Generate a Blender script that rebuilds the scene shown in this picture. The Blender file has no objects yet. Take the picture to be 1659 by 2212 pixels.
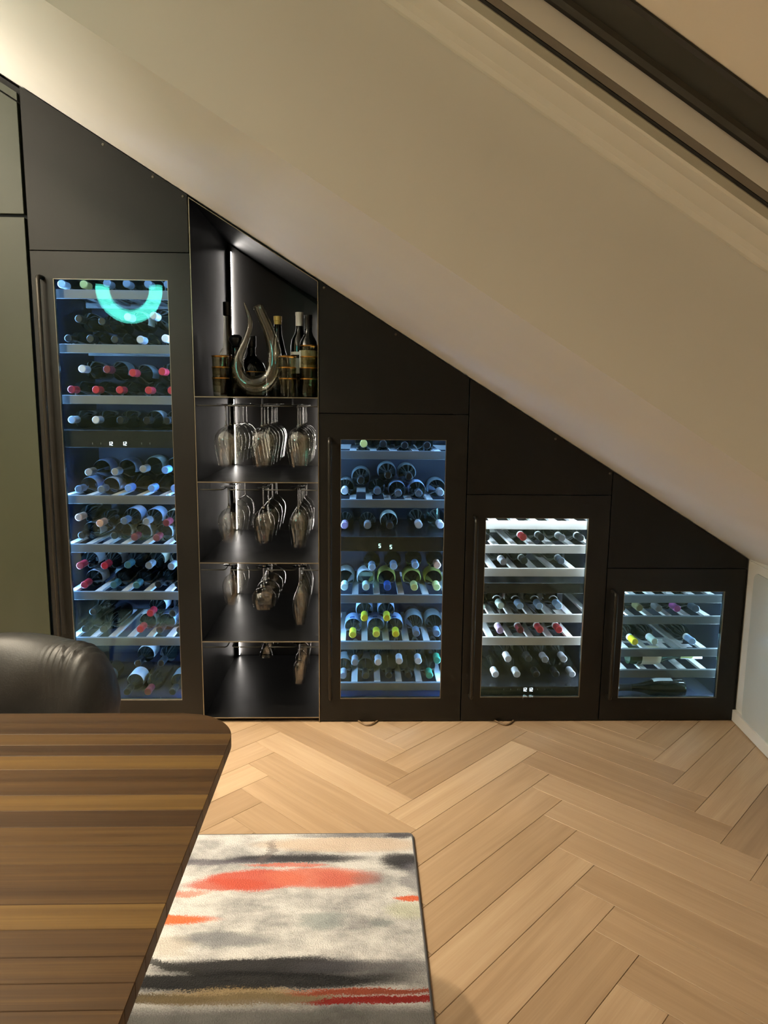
import bpy, bmesh, math, random
from mathutils import Vector, Matrix
random.seed(7)
C = bpy.context.scene.collection
S = bpy.context.scene

# ------------------------------------------------------------------ camera
FPX, IW, IH = 1550.0, 1659.0, 2212.0
PITCH, YAW, ROLL = 0.1545, -0.0304, 0.0103
CAM = Vector((0.1767, -2.8973, 1.3616))
_f = Vector((-math.sin(YAW)*math.cos(PITCH), math.cos(YAW)*math.cos(PITCH), -math.sin(PITCH)))
_r = Vector((math.cos(YAW), math.sin(YAW), 0)); _u = _r.cross(_f)
_r, _u = (math.cos(ROLL)*_r + math.sin(ROLL)*_u), (-math.sin(ROLL)*_r + math.cos(ROLL)*_u)
cd = bpy.data.cameras.new('camera'); co = bpy.data.objects.new('camera', cd); C.objects.link(co)
co.matrix_world = Matrix(((_r.x, _u.x, -_f.x, CAM.x), (_r.y, _u.y, -_f.y, CAM.y), (_r.z, _u.z, -_f.z, CAM.z), (0, 0, 0, 1)))
cd.sensor_fit = 'HORIZONTAL'; cd.sensor_width = 36; cd.lens = 36*FPX/IW; cd.clip_start = .02
S.camera = co
def at(px, py, Y):                       # world point on the plane y = Y seen at a pixel of the photograph
    d = _f + (px-IW/2)/FPX*_r - (py-IH/2)/FPX*_u
    return CAM + d*((Y-CAM.y)/d.y)
def atz(px, py, Z):
    d = _f + (px-IW/2)/FPX*_r - (py-IH/2)/FPX*_u
    return CAM + d*((Z-CAM.z)/d.z)

# ------------------------------------------------------------------ world, exposure, main lights
w = bpy.data.worlds.new('world'); S.world = w; w.use_nodes = True
w.node_tree.nodes['Background'].inputs[0].default_value = (1, .8, .6, 1)
w.node_tree.nodes['Background'].inputs[1].default_value = .02
vs = S.view_settings; vs.view_transform = 'Standard'; vs.look = 'None'; vs.gamma = 1; vs.use_curve_mapping = False
vs.exposure = 0.81
S.cycles.use_denoising = True
S.cycles.transparent_max_bounces = 32
S.cycles.use_adaptive_sampling = True; S.cycles.adaptive_threshold = .04; S.cycles.adaptive_min_samples = 20
S.cycles.max_bounces = 9; S.cycles.glossy_bounces = 4; S.cycles.transmission_bounces = 8; S.cycles.diffuse_bounces = 4
S.cycles.caustics_reflective = False; S.cycles.caustics_refractive = False
S.cycles.sample_clamp_indirect = 4
WARM = (1.0, .84, .63)
# (position on the ceiling, power, radius, on the slope?, label)
DOWNLIGHTS = [((-1.39, -1.98), 80, .045, True, None, 'recessed ceiling downlight above the dining table'),
              ((-1.35, -.85), 10, .045, True, (-.25, -.30, 0), 'recessed ceiling spot near the olive cabinet, aimed at the floor'),
              ((-2.30, -3.60), 28, .045, False, None, 'added fill downlight in the ceiling by the rear wall, out of view')]  # rear downlight is an added fill lamp, out of view
ADDED_UPLIGHT = 140
ARC_EMIT = 8.0
LED = {0: ((.23, .51, 1.0), 78), 1: ((.27, .55, 1.0), 78), 2: ((.68, .83, 1.0), 74), 3: ((.52, .78, 1.0), 52)}
NICHE_LED = 21.0

# ------------------------------------------------------------------ helpers
class MB:
    def __init__(s): s.v = []; s.f = []
    def box(s, x0, x1, y0, y1, z0, z1):
        b = len(s.v)
        s.v += [(x, y, z) for x in (x0, x1) for y in (y0, y1) for z in (z0, z1)]
        s.f += [tuple(b+i for i in q) for q in ((0, 1, 3, 2), (4, 6, 7, 5), (0, 4, 5, 1), (2, 3, 7, 6), (0, 2, 6, 4), (1, 5, 7, 3))]
        return s
    def prism(s, loop, vec):             # planar loop extruded by vec
        b = len(s.v); n = len(loop); vec = Vector(vec)
        s.v += [tuple(Vector(p)) for p in loop] + [tuple(Vector(p)+vec) for p in loop]
        s.f += [tuple(b+i for i in range(n)), tuple(b+n+i for i in reversed(range(n)))]
        s.f += [(b+i, b+n+i, b+n+(i+1) % n, b+(i+1) % n) for i in range(n)]
        return s
    def tube(s, pts, rad, n=8, caps=True, sq=None):
        pts = [Vector(p) for p in pts]; b = len(s.v); m = len(pts)
        if not hasattr(rad, '__len__'): rad = [rad]*m
        t0 = (pts[1]-pts[0]).normalized()
        up = Vector((0, 0, 1)) if abs(t0.z) < .9 else Vector((1, 0, 0))
        x = (up - t0*up.dot(t0)).normalized()
        for i, p in enumerate(pts):
            t = (pts[min(i+1, m-1)]-pts[max(i-1, 0)]).normalized()
            x = (x - t*x.dot(t)).normalized(); y = t.cross(x)
            for k in range(n):
                a = 2*math.pi*k/n
                s.v.append(tuple(p + (x*math.cos(a) + y*math.sin(a)*(sq or 1))*rad[i]))
        for i in range(m-1):
            for k in range(n):
                s.f.append((b+i*n+k, b+i*n+(k+1) % n, b+(i+1)*n+(k+1) % n, b+(i+1)*n+k))
        if caps:
            s.f.append(tuple(b+k for k in reversed(range(n)))); s.f.append(tuple(b+(m-1)*n+k for k in range(n)))
        return s
    def lathe(s, prof, n=24, axis='z', a0=0, a1=None):  # prof: (radius, height along axis)
        b = len(s.v); full = a1 is None; m = n if full else n+1; a1 = 2*math.pi if full else a1
        for r, h in prof:
            for k in range(m):
                a = a0+(a1-a0)*k/n; c, d = r*math.cos(a), r*math.sin(a)
                s.v.append((c, d, h) if axis == 'z' else (c, h, d))
        for i in range(len(prof)-1):
            for k in range(n):
                q = (b+i*m+k, b+i*m+(k+1) % m, b+(i+1)*m+(k+1) % m, b+(i+1)*m+k)
                s.f.append(q if axis == 'z' else q[::-1])
        return s
    def mesh(s, name, mat, smooth=False, bevel=0, seg=2, merge=True):
        me = bpy.data.meshes.new(name); me.from_pydata(s.v, [], s.f)
        bm = bmesh.new(); bm.from_mesh(me)
        if merge: bmesh.ops.remove_doubles(bm, verts=bm.verts, dist=1e-6)
        bmesh.ops.dissolve_degenerate(bm, edges=bm.edges, dist=1e-7)
        bmesh.ops.recalc_face_normals(bm, faces=bm.faces)
        if bevel:
            bmesh.ops.bevel(bm, geom=bm.edges[:], offset=bevel, segments=seg, profile=.5, affect='EDGES', clamp_overlap=True)
        bm.to_mesh(me); bm.free()
        if smooth:
            me.polygons.foreach_set('use_smooth', [True]*len(me.polygons))
            try: me.set_sharp_from_angle(angle=math.radians(smooth if smooth is not True else 40))
            except Exception: pass
        if mat: me.materials.append(mat)
        return me
    def build(s, name, mat, parent=None, **k):
        return link(name, s.mesh(name, mat, **k), parent)
def link(name, me, parent=None, loc=None, rot=None):
    o = bpy.data.objects.new(name, me); C.objects.link(o); o.parent = parent
    if loc is not None: o.location = loc
    if rot is not None: o.rotation_euler = rot
    return o
def tag(o, label, cat, group=None):
    o['label'] = label; o['category'] = cat
    if group: o['group'] = group
    return o
def thing(name, label, cat, loc=(0, 0, 0), group=None, rot=None):
    o = link(name, None, None, loc, rot); o.empty_display_size = .05
    return tag(o, label, cat, group)
def struct(o): o['kind'] = 'structure'; return o
def rrect(x0, x1, z0, z1, r, n=6):
    out = []
    for cx, cz, a in ((x1-r, z1-r, 0), (x0+r, z1-r, 90), (x0+r, z0+r, 180), (x1-r, z0+r, 270)):
        for k in range(n+1):
            t = math.radians(a+90*k/n); out.append((cx+r*math.cos(t), cz+r*math.sin(t)))
    return out

# ------------------------------------------------------------------ materials
class NT:
    def __init__(s, name):
        s.m = bpy.data.materials.new(name); s.m.use_nodes = True; s.t = s.m.node_tree; s.t.nodes.clear()
        s.out = s.t.nodes.new('ShaderNodeOutputMaterial')
    def n(s, typ, ins=None, **pr):
        nd = s.t.nodes.new('ShaderNode'+typ)
        for k, v in pr.items(): setattr(nd, k, v)
        for k, v in (ins or {}).items():
            if isinstance(v, bpy.types.NodeSocket): s.t.links.new(v, nd.inputs[k])
            else: nd.inputs[k].default_value = v
        return nd
    def math(s, op, a, b=0.0, c=0.0, clamp=False):
        nd = s.n('Math', {0: a, 1: b, 2: c}, operation=op); nd.use_clamp = clamp; return nd.outputs[0]
    def mix(s, fac, a, b):
        nd = s.n('Mix', data_type='RGBA')
        for i, v in ((0, fac), (6, a), (7, b)):
            if isinstance(v, bpy.types.NodeSocket): s.t.links.new(v, nd.inputs[i])
            else: nd.inputs[i].default_value = v if i == 0 else (*v[:3], 1)
        return nd.outputs[2]
    def ramp(s, fac, stops):
        nd = s.n('ValToRGB', {0: fac}); e = nd.color_ramp.elements
        while len(e) < len(stops): e.new(.5)
        for i, (p, c) in enumerate(stops): e[i].position = p; e[i].color = (*c[:3], 1)
        return nd.outputs[0]
    def obj(s, scale=(1, 1, 1), loc=(0, 0, 0)):
        tc = s.n('TexCoord')
        return s.n('Mapping', {'Vector': tc.outputs['Object'], 'Scale': scale, 'Location': loc}).outputs[0]
    def noise(s, vec, scale=5, detail=3, rough=.5, dist=0):
        return s.n('TexNoise', {'Vector': vec, 'Scale': scale, 'Detail': detail, 'Roughness': rough, 'Distortion': dist}).outputs['Fac']
    def bump(s, h, strength=.2, dist=.002):
        return s.n('Bump', {'Height': h, 'Strength': strength, 'Distance': dist}).outputs[0]
    def principled(s, **k):
        nd = s.n('BsdfPrincipled', {a.replace('_', ' '): b for a, b in k.items()}); return nd
    def end(s, shader): s.t.links.new(shader.outputs[0] if hasattr(shader, 'outputs') else shader, s.out.inputs[0]); return s.m
def c4(c): return (*c[:3], 1)
_cache = {}
def plain(name, col, rough=.5, metal=0, var=.06, bump=0, bscale=60, spec=.5, coat=0, trans=0):
    if name in _cache: return _cache[name]
    t = NT(name); v = t.obj(); nz = t.noise(v, 9, 4)
    lo = tuple(x*(1-var) for x in col); hi = tuple(min(1, x*(1+var)) for x in col)
    k = dict(Base_Color=t.ramp(nz, [(.3, lo), (.7, hi)]), Roughness=t.math('MULTIPLY_ADD', nz, .08, rough-.04), Metallic=metal)
    k['Specular_IOR_Level'] = spec; k['Coat_Weight'] = coat; k['Transmission_Weight'] = trans
    if bump: k['Normal'] = t.bump(t.noise(v, bscale, 4), bump, .002)
    _cache[name] = t.end(t.principled(**k)); return _cache[name]
def emit(name, col, strength):
    t = NT(name); return t.end(t.n('Emission', {0: c4(col), 1: strength}))

M = {}
def paint(name, col, rough=.55):
    t = NT(name); v = t.obj(); n1 = t.noise(v, 3, 3); n2 = t.noise(v, 160, 3)
    return t.end(t.principled(Base_Color=t.ramp(n1, [(.3, tuple(x*.97 for x in col)), (.7, col)]), Roughness=rough, Normal=t.bump(n2, .06, .001)))
M['ceiling'] = paint('ceiling_paint', (.80, .78, .73))
M['white'] = paint('white_lacquer', (.80, .77, .72), .35)
M['winwhite'] = paint('white_window_lacquer', (.90, .87, .80), .25)
M['rear'] = paint('rear_wall_paint', (.15, .14, .10))
M['olive'] = paint('olive_lacquer', (.025, .029, .0150), .42)
M['blind'] = paint('cream_blind_fabric', (.84, .78, .68), .8)
M['greypanel'] = plain('grey_glass_panel', (.56, .58, .56), .16, var=.02)
M['anthracite'] = plain('anthracite_metal', (.020, .020, .014), .45)
M['greige'] = plain('greige_guide_rail', (.15, .125, .095), .4)
M['black'] = plain('matt_black', (.004, .004, .004), .6)
M['cab'] = plain('dark_bronze_panel', (.0050, .0044, .0032), .44, var=.05, spec=.32)
M['door'] = plain('dark_bronze_door', (.0060, .0052, .0038), .40, var=.05, spec=.36)
M['edge'] = plain('bare_metal_edge', (.30, .26, .19), .3, metal=.85)
M['nicheblack'] = plain('gloss_black_sheet', (.0030, .0030, .0030), .40, var=.04, spec=.18)
M['nicheback'] = plain('brushed_black_back', (.018, .017, .016), .42, var=.04, spec=.5)
M['handle'] = plain('bronze_handle', (.026, .022, .016), .34, metal=.6)
M['liner'] = plain('navy_fridge_liner', (.0045, .0115, .040), .5)
M['liner_pale'] = plain('grey_fridge_liner', (.022, .032, .058), .5)
M['rail'] = plain('brushed_aluminium_rail', (.15, .16, .17), .42, metal=.3, var=.1)
M['beech'] = plain('pale_beech_rail', (.46, .43, .38), .5, var=.12)
M['slat'] = plain('pale_slat', (.60, .60, .58), .5, var=.1)
M['slate_rail'] = plain('slate_rail', (.10, .115, .125), .45, var=.08)
M['panelblack'] = plain('control_panel_black', (.010, .011, .013), .25)
M['steel'] = plain('satin_steel', (.45, .43, .40), .35, metal=.9)
M['screw'] = plain('dull_screw', (.10, .09, .07), .4, metal=.6)
M['gold'] = plain('gold_rim', (.62, .32, .07), .3, metal=1.0)

def pane_mat(name, tint, refl):
    t = NT(name)
    fr = t.n('Fresnel', {'IOR': 1.5}).outputs[0]
    fac = t.math('MULTIPLY', fr, refl, clamp=True)
    nz = t.math('MULTIPLY_ADD', t.noise(t.obj(), 4, 2), .004, 0.0)
    a = t.n('BsdfTransparent', {0: c4(tint)}); b = t.n('BsdfGlossy', {0: (.62, 1, .94, 1), 1: nz})
    return t.end(t.n('MixShader', {0: fac, 1: a.outputs[0], 2: b.outputs[0]}))
M['pane'] = pane_mat('door_glass', (.97, .985, .98), .42)
def thin_glass(name, tint=(.97, .97, .95), edge=(.80, .80, .76), k=.85, b0=.06):
    t = NT(name)
    lw = t.n('LayerWeight', {0: .35}).outputs['Facing']
    body = t.mix(t.math('POWER', lw, 3.0), tint, edge)
    fac = t.math('MULTIPLY_ADD', t.math('POWER', lw, 1.9), k, b0, clamp=True)
    nz = t.math('MULTIPLY', t.noise(t.obj(), 30, 2), .02)
    a = t.n('BsdfTransparent', {0: body}); b = t.n('BsdfGlossy', {0: (1, 1, 1, 1), 1: nz})
    return t.end(t.n('MixShader', {0: fac, 1: a.outputs[0], 2: b.outputs[0]}))
M['thin'] = thin_glass('thin_crystal')
M['tumbler'] = thin_glass('tumbler_glass', (.84, .82, .72), (.46, .43, .32), .22, .03)
M['smoke'] = thin_glass('decanter_glass', (.90, .89, .82), (.62, .60, .50), .55, .04)
def solid_glass():
    t = NT('stem_glass'); nz = t.math('MULTIPLY', t.noise(t.obj(), 30, 2), .02)
    return t.end(t.n('BsdfGlass', {'Color': (.98, .98, .96, 1), 'Roughness': nz, 'IOR': 1.5}))
M['stem'] = solid_glass()

def wood(name, stops, gscale=(1.2, 22, 22), rnd=.5, rough=.42, bump=.10, tone=False):
    t = NT(name)
    oi = t.n('ObjectInfo').outputs['Random']
    tc = t.n('TexCoord').outputs['Object']
    off = t.n('CombineXYZ', {0: t.math('MULTIPLY', oi, 37.0), 1: t.math('MULTIPLY', oi, 91.0), 2: t.math('MULTIPLY', oi, 53.0)}).outputs[0]
    v = t.n('VectorMath', {0: tc, 1: off}, operation='ADD').outputs[0]
    v1 = t.n('Mapping', {'Vector': v, 'Scale': gscale}).outputs[0]
    v2 = t.n('Mapping', {'Vector': v, 'Scale': (gscale[0]*2.5, gscale[1]*9, gscale[2]*9)}).outputs[0]
    a = t.noise(v1, 1.0, 4, .55, .9); b = t.noise(v2, 1.4, 3, .6)
    f = t.math('ADD', t.math('MULTIPLY', a, .55), t.math('MULTIPLY', b, .25))
    if tone: f = t.math('ADD', f, t.math('MULTIPLY_ADD', t.n('SeparateXYZ', {0: t.n('ObjectInfo').outputs['Color']}).outputs[0], .56, -.26))
    else: f = t.math('ADD', f, t.math('MULTIPLY_ADD', oi, rnd, .10-rnd*.5))
    col = t.ramp(f, stops)
    return t.end(t.principled(Base_Color=col, Specular_IOR_Level=.28 if tone else .45, Roughness=t.math('MULTIPLY_ADD', a, .15, rough-.07), Normal=t.bump(b, bump, .0008)))
M['oak'] = wood('pale_oak_parquet', [(.20, (.295, .188, .106)), (.44, (.390, .263, .155)), (.62, (.465, .322, .196)), (.84, (.560, .410, .258))], rnd=.36)
def tone_wood(name, stops, gscale, rough):
    return wood(name, stops, gscale, 0, rough, .10, tone=True)
M['walnut'] = tone_wood('dark_oak_table_plank', [(.12, (.024, .0110, .0042)), (.38, (.060, .0300, .0092)), (.58, (.110, .0600, .0155)), (.85, (.175, .105, .027))], (.9, 30, 30), .46)

def leather():
    t = NT('black_leather'); v = t.obj()
    n1 = t.n('TexVoronoi', {'Vector': v, 'Scale': 240.0}).outputs['Distance']; n2 = t.noise(v, 14, 4)
    h = t.math('ADD', t.math('MULTIPLY', n1, .5), t.math('MULTIPLY', n2, 1.2))
    return t.end(t.principled(Base_Color=t.ramp(n2, [(.3, (.0045, .0042, .0036)), (.7, (.0085, .0075, .0065))]), Roughness=.52, Normal=t.bump(h, .22, .0016)))
M['leather'] = leather()

# ------------------------------------------------------------------ the setting: floor, walls, sloping ceiling, roof window
TH = math.atan(.614); ct, st_ = math.cos(TH), math.sin(TH)
def roofz(x): return 1.825 - .614*x
NV = Vector((st_, 0, ct))                         # normal of the sloping ceiling
XL, YR, XTOP, ZTOP = -3.6, -5.2, -1.55, roofz(-1.55)
def kneex(y): return 1.802 + .0921*y
fl = struct(MB().box(XL-.1, 2.0, YR-.1, 1.0, -.10, -.013).build('floor', plain('screed_under_boards', (.12, .08, .045), .8)))
# herringbone boards, each a piece of the floor
Lp, wd = .517*math.sqrt(2), .0875*math.sqrt(2)
d1, d2 = Vector((1, -1, 0)).normalized(), Vector((1, 1, 0)).normalized()
g = .0006
bx = MB().box(g, Lp-g, g, wd-g, -.012, 0)
me_b = bx.mesh('floor_board', M['oak'], bevel=.0006, seg=1)
nb = 0
for k in range(-9, 6):
    ax = .786 + .517*k
    for n in range(-12, 62):
        A = Vector((ax, -.176-.1755*n, 0))         # left corner of the zigzag
        if k % 2 == 0:                             # boards running down to the right
            o = A + Vector((0, -.1755/2*0, 0)); ang = -math.pi/4; org = A
        else:
            ang = math.pi/4; org = A + Vector((.0875, -.517-.0875+.517, 0))
        A2 = org + Vector((0, -.517 if k % 2 else 0, 0))
        c = A2 + (d1 if k % 2 == 0 else d2)*Lp/2
        if not (-3.6 < c.x < 1.98 and -4.2 < c.y < .30): continue
        if c.x < -1.6 and c.y > -.2: continue
        if c.y < -3.4 or c.x < -2.3: continue
        b = link('floor_board', me_b, fl, A2, (0, 0, ang)); nb += 1
print('boards', nb)
# plain parquet field beyond the boards one can see, same height
struct(MB().box(XL, 1.9, YR, -3.2, -.013, -.0022).build('floor', M['oak']))
struct(MB().box(XL, -2.1, -3.2, 0, -.013, -.0022).build('floor', M['oak']))

Yk = lambda y: (kneex(y), y)
wr = MB(); wr.prism([(kneex(0.02), .02, 0), (kneex(YR), YR, 0), (kneex(YR), YR, roofz(kneex(YR))+.05), (kneex(.02), .02, roofz(kneex(0))+.05)], (.12, .01, 0))
wall_r = struct(wr.build('wall_right', M['white']))
struct(MB().box(XL-.1, 2.0, YR-.12, YR, 0, 3.2).build('wall_rear', M['rear']))
struct(MB().box(XL-.12, XL, YR, 1.0, 0, 3.2).build('wall_left', M['rear']))
struct(MB().box(XL, 2.0, .82, .92, 0, 3.2).build('wall_front', M['ceiling']))
# flat ceiling with the slope running down to the knee wall
struct(MB().box(XL-.1, XTOP, YR-.1, 1.0, ZTOP, ZTOP+.3).build('ceiling', M['ceiling']))
RX0, RX1, RY0, RY1, RT = -.95, 1.40, -3.45, -1.446, .342
sl = MB()
def slab(x0, x1, y0, y1):
    sl.prism([(x0, y0, roofz(x0)), (x1, y0, roofz(x1)), (x1, y1, roofz(x1)), (x0, y1, roofz(x0))], NV*RT)
slab(XTOP-.02, 2.0, RY1, 1.0); slab(XTOP-.02, 2.0, YR-.1, RY0); slab(XTOP-.02, RX0, RY0, RY1); slab(RX1, 2.0, RY0, RY1)
struct(sl.build('ceiling', M['ceiling'], merge=False))
# roof window at the head of the recess; profile measured as (distance from camera in y, height along the slope normal)
HN = (Vector((0, 0, 1.825))-Vector((CAM.x, 0, CAM.z))).dot(NV)
def wp(x, d, n):                                   # point of the profile at the slope position x
    base = Vector((x, CAM.y + d, roofz(x))); return base + NV*(n-HN)
def wbar(name, prof, mat, parent, x0=RX0-.12, x1=RX1+.0, **k):
    m = MB(); a = [wp(x0, d, n) for d, n in prof]; b = wp(x1, *prof[0])-wp(x0, *prof[0])
    m.prism(a, b); return m.build(name, mat, parent, **k)
def rectp(d0, d1_, n0, n1): return [(d0, n0), (d1_, n0), (d1_, n1), (d0, n1)]
win = struct(wbar('window_1', rectp(1.460, 1.363, .650, .76), M['winwhite'], None))
N1 = HN + RT
wbar('bead', [(1.451, .634), (1.440, .634), (1.430, .640), (1.426, .651), (1.451, .651)], M['winwhite'], win, RX0, RX1)
M['frame_grey'] = plain('warm_grey_frame', (.42, .40, .32), .45)
wbar('frame_rail', rectp(1.363, 1.350, .666, .76), M['winwhite'], win)
wbar('frame_rail', rectp(1.3498, 1.320, .666, .76), M['frame_grey'], win)
wbar('gasket', rectp(1.3198, 1.309, .6675, .76), M['black'], win)
wbar('guide_rail', rectp(1.309, 1.2825, .668, .76), M['greige'], win, bevel=.002)
wbar('sash', rectp(1.2823, 1.2758, .701, .76), M['winwhite'], win)
wbar('sash', [(1.2823, .669), (1.2823, .701), (1.2758, .701)], M['winwhite'], win)
wbar('gasket', rectp(1.2756, 1.258, .703, .76), M['black'], win)
wbar('sash_frame', [(1.2578, .699), (1.232, .695), (1.228, .701), (1.160, .701), (1.151, .704), (1.151, .7075), (1.2578, .76)], M['anthracite'], win)
wbar('roller_blind', rectp(1.155, -.16, .708, .713), M['blind'], win)
wbar('sash_frame', rectp(-.16, -.24, .664, .74), M['anthracite'], win)
wbar('frame_rail', rectp(-.24, -.56, .650, .76), M['winwhite'], win)
# knee wall door with a grey glass panel and a baseboard
kd = Vector((.0921, 1, 0)).normalized(); kn = Vector((-1, .0921, 0)).normalized()
def kp(s, z, off=0): p = Vector((1.802, 0, 0)) - kd*s + kn*off; return (p.x, p.y, z)
door1 = MB()
fr_o, fr_i = rrect(.012, 1.05, .062, .715, .004, 2), rrect(.085, .97, .070, .668, .022, 2)
door1.prism([kp(s, z, .001) for s, z in fr_o], kn*.006)
door1 = struct(door1.build('door_1', M['white'], None))
pm = MB(); pm.prism([kp(s, z, .008) for s, z in rrect(.078, .98, .052, .680, .03, 6)], kn*.004)
pm.build('glass_panel', M['greypanel'], door1)
pm = MB(); pm.prism([kp(s, z, .0005) for s, z in rrect(.0, 4.6, .004, .052, .002, 2)], kn*.016)
struct(pm.build('baseboard_right', M['white']))

# ------------------------------------------------------------------ cabinet run: olive cabinet, fridges, niche
oc = thing('tall_cabinet', 'olive green lacquered tall cabinet with two flat doors beside the tallest fridge', 'cabinet', (-1.5, 0, 0))
def child(o): o.matrix_parent_inverse = o.parent.matrix_world.inverted(); return o
def at_parent(o):                                   # keep world coordinates under a parent that stands elsewhere
    o.location = Vector(o.location) - o.parent.location; return o
OX0, OX1 = -1.92, -1.113
at_parent(MB().prism([(OX0, .03, 0), (OX1+.002, .03, 0), (OX1+.002, .03, roofz(OX1)-.012), (-1.55, .03, ZTOP-.012), (OX0, .03, ZTOP-.012)], (0, .57, 0)).build('carcass', M['black'], oc))
at_parent(MB().box(OX0, OX1, .004, .028, .06, 2.034).build('lower_door', M['olive'], oc, bevel=.0015))
at_parent(MB().prism([(OX0, .004, 2.046), (OX1, .004, 2.046), (OX1, .004, roofz(OX1)-.068), (-1.55, .004, ZTOP-.068), (OX0, .004, ZTOP-.068)], (0, .024, 0)).build('upper_door', M['olive'], oc, bevel=.0015))
at_parent(MB().prism([(OX0, .006, ZTOP-.062), (-1.55, .006, ZTOP-.062), (OX1, .006, roofz(OX1)-.062), (OX1, .006, roofz(OX1)-.034), (-1.55, .006, ZTOP-.034), (OX0, .006, ZTOP-.034)], (0, .02, 0)).build('top_filler', M['olive'], oc))
struct(MB().box(XL, OX0-.004, .0, .05, 0, ZTOP).build('wall_front', M['olive']))

FR = [ # x0, x1, door top, glass (x0,x1,z0,z1), name
 (-1.099, -.494, 1.912, (-1.017, -.580, .101, 1.811), 'tallest fridge'),
 (.002, .600, 1.306, (.087, .514, .105, 1.205), 'second tallest fridge'),
 (.604, 1.199, .983, (.684, 1.112, .109, .888), 'third tallest fridge'),
 (1.203, 1.794, .676, (1.279, 1.709, .105, .579), 'shortest fridge')]
ZB = .005
def frame_mesh(x0, x1, z0, z1, hx0, hx1, hz0, hz1, y0, y1):
    m = MB(); O = [(x0, z0), (x1, z0), (x1, z1), (x0, z1)]; I = [(hx0, hz0), (hx1, hz0), (hx1, hz1), (hx0, hz1)]
    for y in (y0, y1): m.v += [(x, y, z) for x, z in O] + [(x, y, z) for x, z in I]
    for k in range(4):
        n = (k+1) % 4
        m.f += [(k, n, 4+n, 4+k), (8+k, 12+k, 12+n, 8+n), (k, 8+k, 8+n, n), (4+k, 4+n, 12+n, 12+k)]
    return m
def panel_top(x0, x1, z0): return [(x0, 0, z0), (x1, 0, z0), (x1, 0, roofz(x1)-.004), (x0, 0, roofz(x0)-.004)]
screws = {0: [(222, 303), (330, 371), (395, 416)], 1: [(700, 619), (855, 720)], 2: [(1200, 948)], 3: [(1318, 1020)]}
PAN = ['tall black sloped panel above the tallest wine fridge', 'black sloped panel above the second tallest wine fridge', 'black sloped panel above the third tallest wine fridge', 'small black sloped panel above the shortest wine fridge']
fridges = []
for i, (x0, x1, zt, (gx0, gx1, gz0, gz1), nm) in enumerate(FR):
    px1 = x1 if i else x1-.002
    pl = list(panel_top(x0, px1, zt+.003))
    pnl = MB().prism(pl, (0, .022, 0)).build('cabinet_panel', M['cab'], bevel=.0008, seg=1)
    tag(pnl, PAN[i], 'panel')
    for sx, sy in screws[i]:
        p = at(sx, sy, 0); q = MB().lathe([(.0001, -.0025), (.004, -.0022), (.0055, 0)], 10, 'y').build('screw', M['screw'], pnl, smooth=True)
        q.location = (p.x, -.0002, min(p.z, roofz(p.x)-.02))
    F = thing('wine_fridge', ['tall black glass-door wine fridge reflecting an arc lamp, beside the olive cabinet', 'second tallest black wine fridge beside the glass niche', 'third tallest black wine fridge with bright white shelves', 'shortest black wine fridge beside the white knee wall'][i], 'wine fridge', ((x0+x1)/2, 0, 0), 'wine fridges under the slope')
    fx = (x0+x1)/2
    liner = M['liner'] if i < 2 else M['liner_pale']
    ix0, ix1, iz0, iz1, yb = x0+.020, x1-.020, .06, zt-.05, .56
    sh = MB()
    sh.box(x0+.003, ix0, .028, .60, ZB, zt-.006).box(ix1, x1-.003, .028, .60, ZB, zt-.006).box(ix0, ix1, yb, .60, ZB, zt-.006)
    sh.box(ix0, ix1, .028, yb, ZB, iz0).box(ix0, ix1, .028, yb, iz1, zt-.006)
    at_parent(sh.build('cabinet_body', liner, F, merge=False))
    dr = at_parent(frame_mesh(x0, x1, ZB, zt, gx0, gx1, gz0, gz1, .0, .024).build('door', M['door'], F, bevel=.0006, seg=1))
    dloc = dr.location
    def dch(o): o.location = Vector(o.location) - F.location - dr.location; return o
    def dpart(o): o.location = Vector((-fx, 0, 0)); return o
    # thin bright reveal line round the glass, two panes
    def dp(mb, name, mat, **k): o = mb.build(name, mat, dr, **k); o.location = (0, 0, 0); return o
    e = .0016
    dp(frame_mesh(gx0, gx1, gz0, gz1, gx0+e, gx1-e, gz0+e, gz1-e, .0004, .012), 'glazing_bead', M['edge'], merge=False)
    dp(MB().box(gx0+e, gx1-e, .010, .013, gz0+e, gz1-e), 'glass_pane', M['pane'])
    ip = dp(MB().box(gx0+e, gx1-e, -.0015, .0015, -(gz1-gz0)/2+e, (gz1-gz0)/2-e), 'inner_pane', M['pane'])
    ip.location = (0, .0205, (gz0+gz1)/2); ip.rotation_euler = (math.radians(.20), 0, 0)
    # bar handle
    hx = [-1.056, .045, .639, 1.229][i]; hz0, hz1, hy = gz0+.012, gz1+.002, -.045
    pts = [(hx, 0, hz0), (hx, hy*.6, hz0), (hx, hy*.92, hz0+.004), (hx, hy, hz0+.016)] + [(hx, hy, hz0+.016+(hz1-hz0-.032)*t) for t in (.25, .5, .75, 1)] + [(hx, hy*.92, hz1-.004), (hx, hy*.6, hz1), (hx, 0, hz1)]
    dp(MB().tube(pts, .0085, 12), 'handle', M['handle'], smooth=60)
    col, stg = LED[i]
    lm = emit('cool_led_%d' % i, col, stg); lf = emit('cool_front_led_%d' % i, col, stg*.28)
    for (a, b) in ((ix0+.001, ix0+.009), (ix1-.009, ix1-.001)):
        at_parent(MB().box(a, b-.004, .088, .106, gz0-.02, gz1+.02).build('led_strip', lm, F))
        at_parent(MB().box(a, b, .030, .036, gz0+.02, gz1-.01).build('led_strip', lf, F))
    at_parent(MB().box(ix0+.03, ix1-.03, .030, .040, iz1-.010, iz1-.002).build('led_strip', lm if i == 2 else lf, F))
    fridges.append(F)
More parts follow.
